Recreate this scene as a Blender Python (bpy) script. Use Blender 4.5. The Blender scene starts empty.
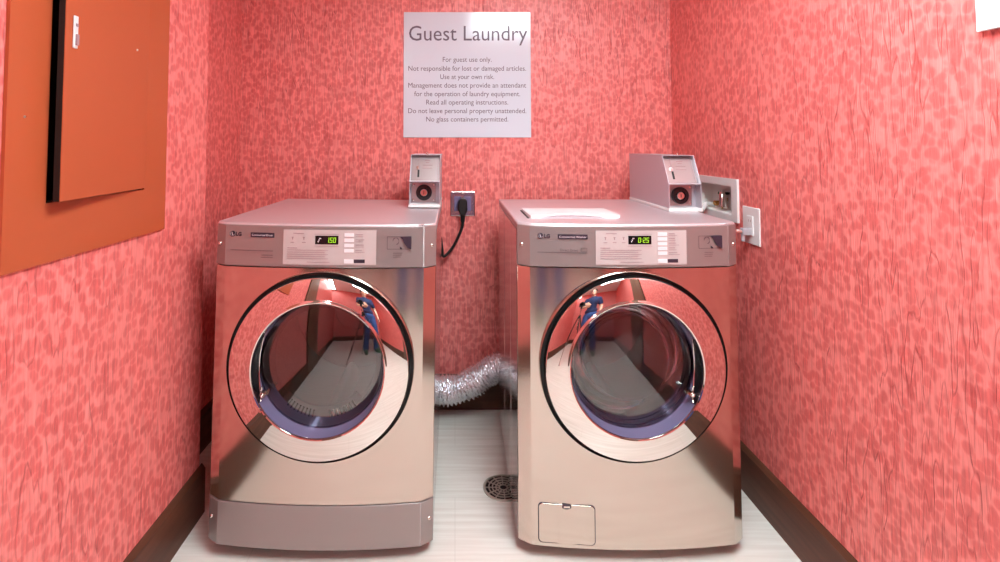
import bpy, bmesh, math, random
from mathutils import Vector, Matrix
random.seed(7)
PI = math.pi
R = math.radians
S = bpy.context.scene
COL = S.collection

# ------------------------------------------------------------------ camera
cd = bpy.data.cameras.new('camera')
cam = bpy.data.objects.new('camera', cd); COL.objects.link(cam)
cam.location = (0, 0, 1.22)
cam.rotation_euler = (R(92.5), 0, 0)
cd.sensor_fit = 'HORIZONTAL'; cd.sensor_width = 36.0
cd.lens = 512.0*36.0/1000.0
cd.shift_x = 0.045
cd.shift_y = -(281-122.65)/1000.0
cd.clip_start = 0.02
S.camera = cam

# ------------------------------------------------------------------ light and exposure
w = bpy.data.worlds.new('world'); S.world = w; w.use_nodes = True
w.node_tree.nodes['Background'].inputs[0].default_value = (0.9, 0.95, 1, 1)
w.node_tree.nodes['Background'].inputs[1].default_value = 0.15
LIGHT_STRENGTH = 31.5
S.view_settings.view_transform = 'Standard'
S.view_settings.look = 'None'
S.view_settings.gamma = 1
S.view_settings.use_curve_mapping = False
S.view_settings.exposure = 0.0

# room dimensions (metres)
XL, XR, YB, XN, YC, YR, ZC = -0.848, 1.03, 2.43, -1.02, 1.746, -2.3, 2.32

# ------------------------------------------------------------------ materials
def srgb(r, g, b):
    f = lambda c: (c/255/12.92) if c/255 <= 0.04045 else ((c/255+0.055)/1.055)**2.4
    return (f(r), f(g), f(b), 1)

def mat(name, col, rough=0.5, metal=0.0, spec=0.5, emit=None, estr=1.0, aniso=0.0, coat=0.0):
    m = bpy.data.materials.new(name); m.use_nodes = True
    p = m.node_tree.nodes['Principled BSDF']
    p.inputs['Base Color'].default_value = col
    p.inputs['Roughness'].default_value = rough
    p.inputs['Metallic'].default_value = metal
    p.inputs['Specular IOR Level'].default_value = spec
    if aniso: p.inputs['Anisotropic'].default_value = aniso
    if coat:
        p.inputs['Coat Weight'].default_value = coat
        p.inputs['Coat Roughness'].default_value = 0.08
    if emit:
        p.inputs['Emission Color'].default_value = emit
        p.inputs['Emission Strength'].default_value = estr
    return m

class NT:
    def __init__(s, m):
        s.t = m.node_tree; s.p = s.t.nodes['Principled BSDF']
    def n(s, typ, **kw):
        nd = s.t.nodes.new(typ)
        for k, v in kw.items():
            if k.startswith('i_'):
                key = k[2:]
                key = int(key) if key.isdigit() else key.replace('_', ' ')
                nd.inputs[key].default_value = v
            else: setattr(nd, k, v)
        return nd
    def l(s, a, b): s.t.links.new(a, b)
    def math(s, op, a, b=None, c=None):
        nd = s.t.nodes.new('ShaderNodeMath'); nd.operation = op
        for i, v in enumerate((a, b, c)):
            if v is None: continue
            if isinstance(v, (int, float)): nd.inputs[i].default_value = v
            else: s.l(v, nd.inputs[i])
        return nd.outputs[0]
    def ramp(s, fac, stops, interp='LINEAR'):
        nd = s.t.nodes.new('ShaderNodeValToRGB'); nd.color_ramp.interpolation = interp
        e = nd.color_ramp.elements
        while len(e) < len(stops): e.new(0.5)
        for q, (pos, c) in zip(e, stops): q.position = pos; q.color = c
        s.l(fac, nd.inputs[0]); return nd.outputs[0]
    def mix(s, fac, a, b, blend='MIX'):
        nd = s.t.nodes.new('ShaderNodeMix'); nd.data_type = 'RGBA'; nd.blend_type = blend
        if isinstance(fac, (int, float)): nd.inputs[0].default_value = fac
        else: s.l(fac, nd.inputs[0])
        for i, v in ((6, a), (7, b)):
            if isinstance(v, tuple): nd.inputs[i].default_value = v
            else: s.l(v, nd.inputs[i])
        return nd.outputs[2]

def wallpaper():
    m = mat('wallpaper', srgb(225, 105, 105), 0.42, spec=0.7)
    k = NT(m)
    tc = k.n('ShaderNodeTexCoord')
    sep = k.n('ShaderNodeSeparateXYZ'); k.l(tc.outputs['Object'], sep.inputs[0])
    h = k.math('ADD', sep.outputs[0], sep.outputs[1])
    # blotched cells
    nz = k.n('ShaderNodeTexNoise', i_Scale=22.0, i_Detail=1.0); k.l(tc.outputs['Object'], nz.inputs['Vector'])
    off = k.n('ShaderNodeVectorMath', operation='MULTIPLY_ADD')
    k.l(nz.outputs['Color'], off.inputs[0]); off.inputs[1].default_value = (0.02, 0.02, 0.02); k.l(tc.outputs['Object'], off.inputs[2])
    mp = k.n('ShaderNodeMapping'); k.l(off.outputs[0], mp.inputs[0]); mp.inputs['Scale'].default_value = (1, 1, 0.85)
    vo = k.n('ShaderNodeTexVoronoi', i_Scale=50.0, i_Randomness=0.9); k.l(mp.outputs[0], vo.inputs['Vector'])
    blob = k.ramp(vo.outputs['Distance'], [(0.0, (0.65, 0.65, 0.65, 1)), (0.15, (1, 1, 1, 1)), (0.42, (0.85, 0.85, 0.85, 1)), (0.66, (0, 0, 0, 1))])
    n2 = k.n('ShaderNodeTexNoise', i_Scale=5.0, i_Detail=2.0); k.l(tc.outputs['Object'], n2.inputs['Vector'])
    n2r = k.ramp(n2.outputs[0], [(0.3, (0.7, 0.7, 0.7, 1)), (0.7, (1, 1, 1, 1))])
    bl = k.mix(1.0, blob, n2r, 'MULTIPLY')
    base = k.mix(bl, srgb(250, 142, 136), srgb(224, 100, 97))
    # wandering vertical creases, broken up
    nz2 = k.n('ShaderNodeTexNoise', i_Scale=7.0, i_Detail=1.0); k.l(tc.outputs['Object'], nz2.inputs['Vector'])
    cmb = k.n('ShaderNodeCombineXYZ')
    k.l(k.math('MULTIPLY', h, 17.0), cmb.inputs[0]); k.l(k.math('MULTIPLY', sep.outputs[2], 2.3), cmb.inputs[1])
    n3 = k.n('ShaderNodeTexNoise', i_Scale=1.0, i_Detail=2.0, i_Roughness=0.55, noise_dimensions='2D'); k.l(cmb.outputs[0], n3.inputs['Vector'])
    d3 = k.math('ABSOLUTE', k.math('SUBTRACT', n3.outputs[0], 0.5))
    crease = k.ramp(d3, [(0.0, (1, 1, 1, 1)), (0.016, (0, 0, 0, 1))])
    brk = k.ramp(nz2.outputs[0], [(0.38, (0, 0, 0, 1)), (0.52, (1, 1, 1, 1))])
    crease = k.mix(1.0, crease, brk, 'MULTIPLY')
    cm2 = k.n('ShaderNodeCombineXYZ')
    k.l(k.math('MULTIPLY', h, 42.0), cm2.inputs[0]); k.l(k.math('MULTIPLY', sep.outputs[2], 4.5), cm2.inputs[1]); cm2.inputs[2].default_value = 5.0
    n4 = k.n('ShaderNodeTexNoise', i_Scale=1.0, i_Detail=1.0, noise_dimensions='3D'); k.l(cm2.outputs[0], n4.inputs['Vector'])
    d4 = k.math('ABSOLUTE', k.math('SUBTRACT', n4.outputs[0], 0.5))
    fine = k.ramp(d4, [(0.0, (1, 1, 1, 1)), (0.025, (0, 0, 0, 1))])
    # ribbed weave running vertically
    cm3 = k.n('ShaderNodeCombineXYZ')
    k.l(k.math('MULTIPLY', h, 160.0), cm3.inputs[0]); k.l(k.math('MULTIPLY', sep.outputs[2], 14.0), cm3.inputs[1])
    n5 = k.n('ShaderNodeTexNoise', i_Scale=1.0, i_Detail=2.0, noise_dimensions='2D'); k.l(cm3.outputs[0], n5.inputs['Vector'])
    c1 = k.mix(k.math('MULTIPLY', crease, 0.6), base, srgb(190, 66, 64))
    c2 = k.mix(k.math('MULTIPLY', fine, 0.32), c1, srgb(196, 84, 82))
    n5r = k.ramp(n5.outputs[0], [(0.32, (0.80, 0.76, 0.76, 1)), (0.68, (1.0, 1.0, 1.0, 1))])
    k.l(k.mix(1.0, c2, n5r, 'MULTIPLY'), k.p.inputs['Base Color'])
    hgt = k.math('ADD', k.math('MULTIPLY', crease, -0.9), k.math('ADD', k.math('MULTIPLY', fine, -0.4), k.math('MULTIPLY', n5.outputs[0], 0.6)))
    bp = k.n('ShaderNodeBump', i_Strength=0.6, i_Distance=0.0024); k.l(hgt, bp.inputs['Height'])
    k.l(bp.outputs[0], k.p.inputs['Normal'])
    return m

def floor_mat():
    m = mat('floor_tile', srgb(226, 218, 210), 0.38, spec=0.4)
    k = NT(m)
    tc = k.n('ShaderNodeTexCoord')
    sep = k.n('ShaderNodeSeparateXYZ'); k.l(tc.outputs['Object'], sep.inputs[0])
    cmb = k.n('ShaderNodeCombineXYZ')
    k.l(k.math('MULTIPLY', sep.outputs[0], 3.0), cmb.inputs[0]); k.l(k.math('MULTIPLY', sep.outputs[1], 60.0), cmb.inputs[1])
    nz = k.n('ShaderNodeTexNoise', i_Scale=1.0, i_Detail=4.0, noise_dimensions='2D'); k.l(cmb.outputs[0], nz.inputs['Vector'])
    streak = k.ramp(nz.outputs[0], [(0.3, srgb(219, 209, 200)), (0.7, srgb(233, 226, 219))])
    br = k.n('ShaderNodeTexBrick', offset=0.5, i_Scale=1.0)
    br.inputs['Mortar Size'].default_value = 0.0016; br.inputs['Brick Width'].default_value = 0.61; br.inputs['Row Height'].default_value = 0.305
    k.l(tc.outputs['Object'], br.inputs['Vector'])
    br.inputs['Color1'].default_value = (0, 0, 0, 1); br.inputs['Color2'].default_value = (0, 0, 0, 1); br.inputs['Mortar'].default_value = (1, 1, 1, 1)
    k.l(k.mix(k.math('MULTIPLY', br.outputs['Color'], 0.28), streak, srgb(190, 178, 168)), k.p.inputs['Base Color'])
    return m

def brown_trim():
    m = mat('brown_trim', srgb(78, 52, 42), 0.45, spec=0.3)
    k = NT(m)
    tc = k.n('ShaderNodeTexCoord')
    mp = k.n('ShaderNodeMapping'); mp.inputs['Scale'].default_value = (3, 3, 40); k.l(tc.outputs['Object'], mp.inputs[0])
    nz = k.n('ShaderNodeTexNoise', i_Scale=1.0, i_Detail=4.0); k.l(mp.outputs[0], nz.inputs['Vector'])
    k.l(k.ramp(nz.outputs[0], [(0.3, srgb(76, 44, 32)), (0.7, srgb(102, 62, 46))]), k.p.inputs['Base Color'])
    return m

def brown_door():
    m = mat('brown_wood', srgb(98, 68, 54), 0.4)
    k = NT(m)
    tc = k.n('ShaderNodeTexCoord')
    mp = k.n('ShaderNodeMapping'); mp.inputs['Scale'].default_value = (30, 30, 1.5); k.l(tc.outputs['Object'], mp.inputs[0])
    nz = k.n('ShaderNodeTexNoise', i_Scale=1.0, i_Detail=5.0); k.l(mp.outputs[0], nz.inputs['Vector'])
    k.l(k.ramp(nz.outputs[0], [(0.3, srgb(84, 58, 46)), (0.7, srgb(122, 90, 72))]), k.p.inputs['Base Color'])
    return m

def brushed(name, col, rough, vertical, amp=0.05):
    """stainless steel with fine straight brushing"""
    m = mat(name, col, rough, 1.0)
    k = NT(m)
    tc = k.n('ShaderNodeTexCoord')
    mp = k.n('ShaderNodeMapping'); mp.inputs['Scale'].default_value = (400, 400, 4) if vertical else (4, 4, 400)
    k.l(tc.outputs['Object'], mp.inputs[0])
    nz = k.n('ShaderNodeTexNoise', i_Scale=1.0, i_Detail=2.0); k.l(mp.outputs[0], nz.inputs['Vector'])
    k.l(k.math('MULTIPLY_ADD', nz.outputs[0], amp, rough-amp/2), k.p.inputs['Roughness'])
    return m

def glass(name, tint, boost=1.6):
    m = bpy.data.materials.new(name); m.use_nodes = True
    t = m.node_tree
    for n in list(t.nodes): t.nodes.remove(n)
    out = t.nodes.new('ShaderNodeOutputMaterial'); mx = t.nodes.new('ShaderNodeMixShader')
    tr = t.nodes.new('ShaderNodeBsdfTransparent'); tr.inputs[0].default_value = tint
    gl = t.nodes.new('ShaderNodeBsdfGlossy'); gl.inputs['Roughness'].default_value = 0.015
    fr = t.nodes.new('ShaderNodeFresnel'); fr.inputs[0].default_value = boost
    t.links.new(fr.outputs[0], mx.inputs[0]); t.links.new(tr.outputs[0], mx.inputs[1]); t.links.new(gl.outputs[0], mx.inputs[2])
    t.links.new(mx.outputs[0], out.inputs[0])
    return m

M = {}
M['wall'] = wallpaper()
M['floor'] = floor_mat()
M['ceiling'] = mat('ceiling_white', srgb(238, 238, 236), 0.9)
M['brown'] = brown_trim()
M['wood'] = brown_door()
M['steel'] = brushed('brushed_steel', srgb(205, 194, 184), 0.14, False)
M['steel_side'] = brushed('side_steel', srgb(205, 192, 190), 0.13, True)
M['steel_top'] = mat('top_steel', srgb(214, 204, 208), 0.34, 0.6)
M['satin'] = mat('satin_grey_plastic', srgb(156, 145, 143), 0.36, 0.55)
M['chrome'] = mat('chrome', srgb(226, 220, 215), 0.03, 1.0)
M['chrome_dull'] = mat('dull_chrome', srgb(222, 214, 208), 0.2, 1.0)
M['foil'] = mat('aluminium_foil', srgb(248, 248, 252), 0.22, 0.85)
M['black'] = mat('black_rubber', srgb(7, 7, 8), 0.5)
M['black_gloss'] = mat('black_gloss', srgb(16, 14, 18), 0.12)
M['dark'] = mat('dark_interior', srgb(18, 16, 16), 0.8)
M['funnel'] = mat('blue_grey_door_plastic', srgb(136, 128, 164), 0.14, 0.4)
M['label'] = mat('label_film', srgb(190, 174, 172), 0.3)
M['button'] = mat('button_white', srgb(226, 216, 218), 0.4)
M['print'] = mat('print_grey', srgb(160, 130, 134), 0.5)
M['print_mid'] = mat('print_mid', srgb(104, 84, 90), 0.5)
M['print_dark'] = mat('print_dark', srgb(52, 38, 52), 0.4)
M['print_white'] = mat('print_white', srgb(225, 210, 215), 0.4)
M['digit'] = mat('digit_green', srgb(60, 90, 10), 0.4, emit=(0.45, 0.85, 0.03, 1), estr=0.9)
M['drum'] = mat('drum_steel', srgb(214, 210, 212), 0.36, 0.75)
M['drum_light'] = mat('door_inner_plastic', srgb(196, 192, 196), 0.4)
M['glass_smoke'] = glass('smoked_door_glass', (0.55, 0.52, 0.51, 1), 2.6)
M['glass_clear'] = glass('clear_door_glass', (0.9, 0.9, 0.93, 1), 2.3)
M['glass_bowl'] = glass('bowl_glass', (0.9, 0.9, 0.93, 1), 1.6)
M['orange'] = mat('orange_paint', srgb(178, 84, 50), 0.42, spec=0.35)
M['sign'] = mat('sign_acrylic', srgb(214, 222, 232), 0.12)
M['ink'] = mat('sign_ink', srgb(96, 84, 100), 0.45)
M['white'] = mat('white_plastic', srgb(226, 222, 222), 0.35)
M['paper'] = mat('white_paper', srgb(250, 250, 250), 0.6)
M['coin_metal'] = mat('coin_box_paint', srgb(190, 182, 190), 0.4, 0.4)
M['coin_face'] = mat('coin_face_metal', srgb(168, 154, 154), 0.3, 0.95)
M['brass'] = mat('brass', srgb(205, 160, 90), 0.25, 1.0)
M['green'] = mat('valve_green', srgb(30, 82, 48), 0.45)
M['grey_box'] = mat('valve_box_grey', srgb(236, 230, 226), 0.6)
M['grate'] = mat('drain_metal', srgb(196, 198, 186), 0.35, 0.8)
M['light'] = mat('light_diffuser', srgb(250, 250, 250), 0.5, emit=(0.80, 0.985, 1.01, 1), estr=LIGHT_STRENGTH)

# ------------------------------------------------------------------ mesh helpers
class MB:
    """collects shapes into one bmesh"""
    def __init__(s): s.bm = bmesh.new()
    def box(s, x0, x1, y0, y1, z0, z1):
        v = [s.bm.verts.new(p) for p in ((x0,y0,z0),(x1,y0,z0),(x1,y1,z0),(x0,y1,z0),(x0,y0,z1),(x1,y0,z1),(x1,y1,z1),(x0,y1,z1))]
        for f in ((0,3,2,1),(4,5,6,7),(0,1,5,4),(1,2,6,5),(2,3,7,6),(3,0,4,7)): s.bm.faces.new([v[i] for i in f])
        return s
    def prism(s, pts, a0, a1, axis='z'):
        """polygon pts extruded between a0 and a1 along axis (pts are the two other coordinates in x,y,z order)"""
        def P(p, a):
            return {'z': (p[0], p[1], a), 'y': (p[0], a, p[1]), 'x': (a, p[0], p[1])}[axis]
        lo = [s.bm.verts.new(P(p, a0)) for p in pts]; hi = [s.bm.verts.new(P(p, a1)) for p in pts]
        n = len(pts)
        s.bm.faces.new(lo); s.bm.faces.new(hi)
        for i in range(n): s.bm.faces.new((lo[i], lo[(i+1) % n], hi[(i+1) % n], hi[i]))
        return s
    def lathe(s, prof, c, axis='y', seg=72, a0=0, a1=2*PI):
        """prof = (radius, along) pairs; along runs along the axis from c"""
        full = abs(a1-a0-2*PI) < 1e-6
        n = seg if full else seg+1
        rings = []
        for r, p in prof:
            if r < 1e-6:
                rings.append([s.bm.verts.new(s._ax(c, 0, 0, p, axis))]*n); continue
            rings.append([s.bm.verts.new(s._ax(c, r*math.cos(a0+(a1-a0)*i/seg), r*math.sin(a0+(a1-a0)*i/seg), p, axis)) for i in range(n)])
        for q in range(len(rings)-1):
            A, B = rings[q], rings[q+1]
            for i in range(seg):
                j = (i+1) % n if full else i+1
                vs = []
                for v in (A[i], A[j], B[j], B[i]):
                    if v not in vs: vs.append(v)
                if len(vs) > 2: s.bm.faces.new(vs)
        return s
    def _ax(s, c, a, b, p, axis):
        if axis == 'y': return (c[0]+a, c[1]+p, c[2]+b)
        if axis == 'z': return (c[0]+a, c[1]+b, c[2]+p)
        return (c[0]+p, c[1]+a, c[2]+b)
    def cyl(s, c, r, p0, p1, axis='y', seg=24): return s.lathe([(0, p0), (r, p0), (r, p1), (0, p1)], c, axis, seg)
    def tube(s, pts, rad, seg=10, cap=True):
        pts = [Vector(p) for p in pts]; n = len(pts)
        rads = rad if isinstance(rad, (list, tuple)) else [rad]*n
        up = Vector((0, 0, 1)); rings = []
        prev = None
        for i, p in enumerate(pts):
            t = (pts[min(i+1, n-1)]-pts[max(i-1, 0)]).normalized()
            if prev is None:
                a = t.cross(up)
                if a.length < 1e-3: a = t.cross(Vector((1, 0, 0)))
                a.normalize()
            else:
                a = (prev - t*prev.dot(t)).normalized()
            prev = a; b = t.cross(a)
            rings.append([s.bm.verts.new(p+(a*math.cos(2*PI*k/seg)+b*math.sin(2*PI*k/seg))*rads[i]) for k in range(seg)])
        for A, B in zip(rings, rings[1:]):
            for k in range(seg): s.bm.faces.new((A[k], A[(k+1) % seg], B[(k+1) % seg], B[k]))
        if cap: s.bm.faces.new(rings[0]); s.bm.faces.new(rings[-1])
        return s
    def ball(s, c, r, seg=12):
        prof = [(r*math.sin(PI*i/8), -r*math.cos(PI*i/8)) for i in range(9)]
        prof[0] = (0, -r); prof[-1] = (0, r)
        return s.lathe(prof, c, 'z', seg)
    def build(s, name, m, parent=None, bevel=0, smooth=None, bseg=2):
        me = bpy.data.meshes.new(name)
        bmesh.ops.recalc_face_normals(s.bm, faces=s.bm.faces[:])
        s.bm.to_mesh(me); s.bm.free()
        me.materials.append(m)
        o = bpy.data.objects.new(name, me); COL.objects.link(o)
        if parent: o.parent = parent
        if smooth is not None:
            me.shade_smooth(); me.set_sharp_from_angle(angle=R(smooth))
        if bevel:
            b = o.modifiers.new('bevel', 'BEVEL'); b.width = bevel; b.segments = bseg; b.limit_method = 'ANGLE'; b.angle_limit = R(40)
        return o

def tag(o, label, cat, group=None):
    o['label'] = label; o['category'] = cat
    if group: o['group'] = group
    return o
def thing(name, loc, label, cat, group=None, rot=(0, 0, 0)):
    o = bpy.data.objects.new(name, None); COL.objects.link(o)
    o.empty_display_size = 0.1; o.location = loc; o.rotation_euler = rot
    return tag(o, label, cat, group)
def struct(mb, name, m, **kw):
    o = mb.build(name, m, **kw); o['kind'] = 'structure'; return o

def cut(o, cutter_mb):
    """subtract a closed shape from a mesh object for good (the cutter is removed)"""
    c = cutter_mb.build('cutter', M['dark'], o.parent)
    md = o.modifiers.new('cut', 'BOOLEAN'); md.operation = 'DIFFERENCE'; md.object = c; md.solver = 'EXACT'
    dg = bpy.context.evaluated_depsgraph_get(); dg.update()
    me = bpy.data.meshes.new_from_object(o.evaluated_get(dg))
    o.modifiers.clear(); old = o.data; o.data = me
    nm = old.name; bpy.data.meshes.remove(old); me.name = nm
    cm = c.data; bpy.data.objects.remove(c); bpy.data.meshes.remove(cm)
    return o

def text_mesh(body, size, align='LEFT', extrude=0.0, bold=0.0):
    """vertices and faces of a line of lettering in its own plane"""
    cu = bpy.data.curves.new('lettering', 'FONT'); cu.body = body; cu.size = size; cu.align_x = align
    cu.extrude = extrude; cu.offset = bold; cu.resolution_u = 3
    ob = bpy.data.objects.new('lettering', cu); COL.objects.link(ob)
    dg = bpy.context.evaluated_depsgraph_get(); dg.update()
    me = bpy.data.meshes.new_from_object(ob.evaluated_get(dg))
    bpy.data.objects.remove(ob); bpy.data.curves.remove(cu)
    return me

# ================================================================== SETTING
struct(MB().box(-1.3, 1.3, YR-0.1, YB+0.1, -0.1, 0), 'floor', M['floor'])
struct(MB().box(-1.3, 1.3, YR-0.1, YB+0.1, ZC, ZC+0.1), 'ceiling', M['ceiling'])
struct(MB().box(-1.3, 1.3, YB, YB+0.1, 0, ZC), 'wall_back', M['wall'])
struct(MB().box(-1.3, 1.3, YR-0.1, YR, 0, ZC), 'wall_rear', M['wall'])
# left wall with the opening of the electrical panel; its far end steps back at YC
PY0, PY1, PZ0, PZ1 = 1.057, 1.39, 1.10, 1.90
mb = MB()
for a in ((YR, PY0, 0, ZC), (PY1, YC, 0, ZC), (PY0, PY1, 0, PZ0), (PY0, PY1, PZ1, ZC)):
    mb.box(XN-0.02, XL, a[0], a[1], a[2], a[3])
struct(mb, 'wall_left', M['wall'])
struct(MB().box(XN-0.1, XN, YC-0.01, YB, 0, ZC), 'wall_recess', M['wall'])
# right wall with the opening of the valve box
VY0, VY1, VZ0, VZ1 = 1.905, 2.185, 0.962, 1.068
mb = MB()
for a in ((YR, VY0, 0, ZC), (VY1, YB, 0, ZC), (VY0, VY1, 0, VZ0), (VY0, VY1, VZ1, ZC)):
    mb.box(XR, XR+0.14, a[0], a[1], a[2], a[3])
struct(mb, 'wall_right', M['wall'])

# electrical panel's back box in the wall; inner shade put in as dark colour
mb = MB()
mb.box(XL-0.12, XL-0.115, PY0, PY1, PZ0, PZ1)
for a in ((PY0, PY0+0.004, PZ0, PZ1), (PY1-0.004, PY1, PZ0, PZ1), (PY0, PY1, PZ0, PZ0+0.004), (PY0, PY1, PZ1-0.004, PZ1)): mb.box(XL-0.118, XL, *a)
struct(mb, 'panel_back_box', M['dark'])

BH = 0.157
def baseboard(name, pts, inward):
    """pts: plan line of the wall face, inward: direction into the room"""
    (x0, y0), (x1, y1) = pts
    ix, iy = inward
    prof = [(0, 0), (0.014, 0), (0.014, BH-0.014), (0.012, BH-0.012), (0.003, BH), (0, BH)]
    mb = MB(); bm = mb.bm
    A = [bm.verts.new((x0+ix*p, y0+iy*p, z)) for p, z in prof]
    B = [bm.verts.new((x1+ix*p, y1+iy*p, z)) for p, z in prof]
    n = len(prof); bm.faces.new(A); bm.faces.new(B)
    for i in range(n): bm.faces.new((A[i], A[(i+1) % n], B[(i+1) % n], B[i]))
    struct(mb, name, M['brown'])
baseboard('baseboard_left', ((XL, YR), (XL, YC+0.014)), (1, 0))
baseboard('baseboard_recess', ((XN, YC), (XN, YB)), (1, 0))
baseboard('baseboard_back', ((XN, YB), (XR, YB)), (0, -1))
baseboard('baseboard_right', ((XR, YR), (XR, YB)), (-1, 0))
baseboard('baseboard_rear', ((XL, YR), (XR, YR)), (0, 1))
# wood-clad opening the photographer stands in
struct(MB().box(XL-0.01, XL+0.022, -0.02, 0.47, 0, ZC), 'trim_1', M['wood'], bevel=0.003)
struct(MB().box(XR-0.022, XR+0.01, -0.02, 0.43, 0, ZC), 'trim_2', M['wood'], bevel=0.003)

# ceiling light, and a narrow rear strip added for fill
for X, Y, hw, lab in ((0.46, 0.50, 0.34, 'wide white rectangular ceiling light with glowing diffuser, in front of the washer'),
                      (-0.745, -1.5, 0.095, 'narrow glowing ceiling strip added as fill light, nearer the rear wall')):
    lt = thing('ceiling_light', (X, Y, ZC), lab, 'ceiling light')
    mb = MB()
    for a in ((-hw, hw, -0.65, -0.61), (-hw, hw, 0.61, 0.65), (-hw, -hw+0.04, -0.61, 0.61), (hw-0.04, hw, -0.61, 0.61)):
        mb.box(a[0], a[1], a[2], a[3], -0.02, 0)
    mb.build('frame', M['white'], lt, bevel=0.003)
    MB().box(-hw+0.04, hw-0.04, -0.61, 0.61, -0.012, -0.002).build('diffuser', M['light'], lt)

# ================================================================== MACHINES
HW, CH = 0.336, 0.036
def fy(x):
    """front face of a machine in plan (local y, negative towards the room)"""
    a = abs(x)
    if a >= HW-CH: return -0.024*(HW-a)/CH
    return -0.024-0.021*(1-(a/(HW-CH))**2)
def fxs(x0=-HW, x1=HW, n=28):
    xs = set([x0, x1])
    for b in (-(HW-CH), HW-CH):
        if x0 < b < x1: xs.add(b)
    a, b = max(x0, -(HW-CH)), min(x1, HW-CH)
    if b > a:
        for i in range(n+1): xs.add(a+(b-a)*i/n)
    return sorted(xs)
def front_slab(z0, z1, yb, name, m, parent, inset=0.0, bevel=0.0015, smooth=20, push=0.0, xi=0.0):
    pts = [(x*(HW-xi)/HW, fy(x)+inset) for x in fxs()] + [(HW-xi, yb), (-HW+xi, yb)]
    return MB().prism(pts, z0, z1, 'z').build(name, m, parent, bevel=bevel, smooth=smooth)
def decal_mb(mb, x0, x1, z0, z1, off, th=0.0006):
    """thin slab that follows the bowed front"""
    xs = fxs(x0, x1, 8)
    pts = [(x, fy(x)-off-th) for x in xs] + [(x, fy(x)-off) for x in reversed(xs)]
    mb.prism(pts, z0, z1, 'z'); return mb
def decal(x0, x1, z0, z1, off, name, m, parent, th=0.0006):
    return decal_mb(MB(), x0, x1, z0, z1, off, th).build(name, m, parent)
def text_on_front(body, size, x, z, off, name, m, parent, align='LEFT', width=None, bold=0.0):
    me = text_mesh(body, size, align, 0.0, bold)
    if width:
        xs = [v.co.x for v in me.vertices]; k = width/(max(xs)-min(xs))
    else: k = 1
    for v in me.vertices:
        X = x+v.co.x*k; v.co = (X, fy(X)-off, z+v.co.y)
    me.materials.clear(); me.materials.append(m); me.name = name
    o = bpy.data.objects.new(name, me); COL.objects.link(o); o.parent = parent
    return o
SEG = {'0': 'abcdef', '1': 'bc', '2': 'abged', '5': 'afgcd', '8': 'abcdefg'}
def digits(mb, s, x, z, hgt, off):
    wd = hgt*0.52; t = hgt*0.13; g = hgt*0.86
    sl = 0.12
    for ch in s:
        if ch == ':':
            for q in (0.3, 0.7): decal_mb(mb, x+sl*q*hgt, x+sl*q*hgt+t, z+q*hgt-t/2, z+q*hgt+t/2, off)
            x += t*2.4; continue
        segs = {'a': (0, wd, hgt-t, hgt), 'd': (0, wd, 0, t), 'g': (0, wd, hgt/2-t/2, hgt/2+t/2),
                'f': (0, t, hgt/2, hgt), 'b': (wd-t, wd, hgt/2, hgt), 'e': (0, t, 0, hgt/2), 'c': (wd-t, wd, 0, hgt/2)}
        for q in SEG[ch]:
            a = segs[q]; sh = sl*(a[2]+a[3])/2
            decal_mb(mb, x+a[0]+sh, x+a[1]+sh, z+a[2], z+a[3], off)
        x += g*0.78

def screw(mb, x, z, y=None):
    yy = fy(x) if y is None else y
    mb.lathe([(0, -0.0045), (0.0035, -0.004), (0.0058, -0.0015), (0.0062, 0.003)], (x, yy, z), 'y', 14)

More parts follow.
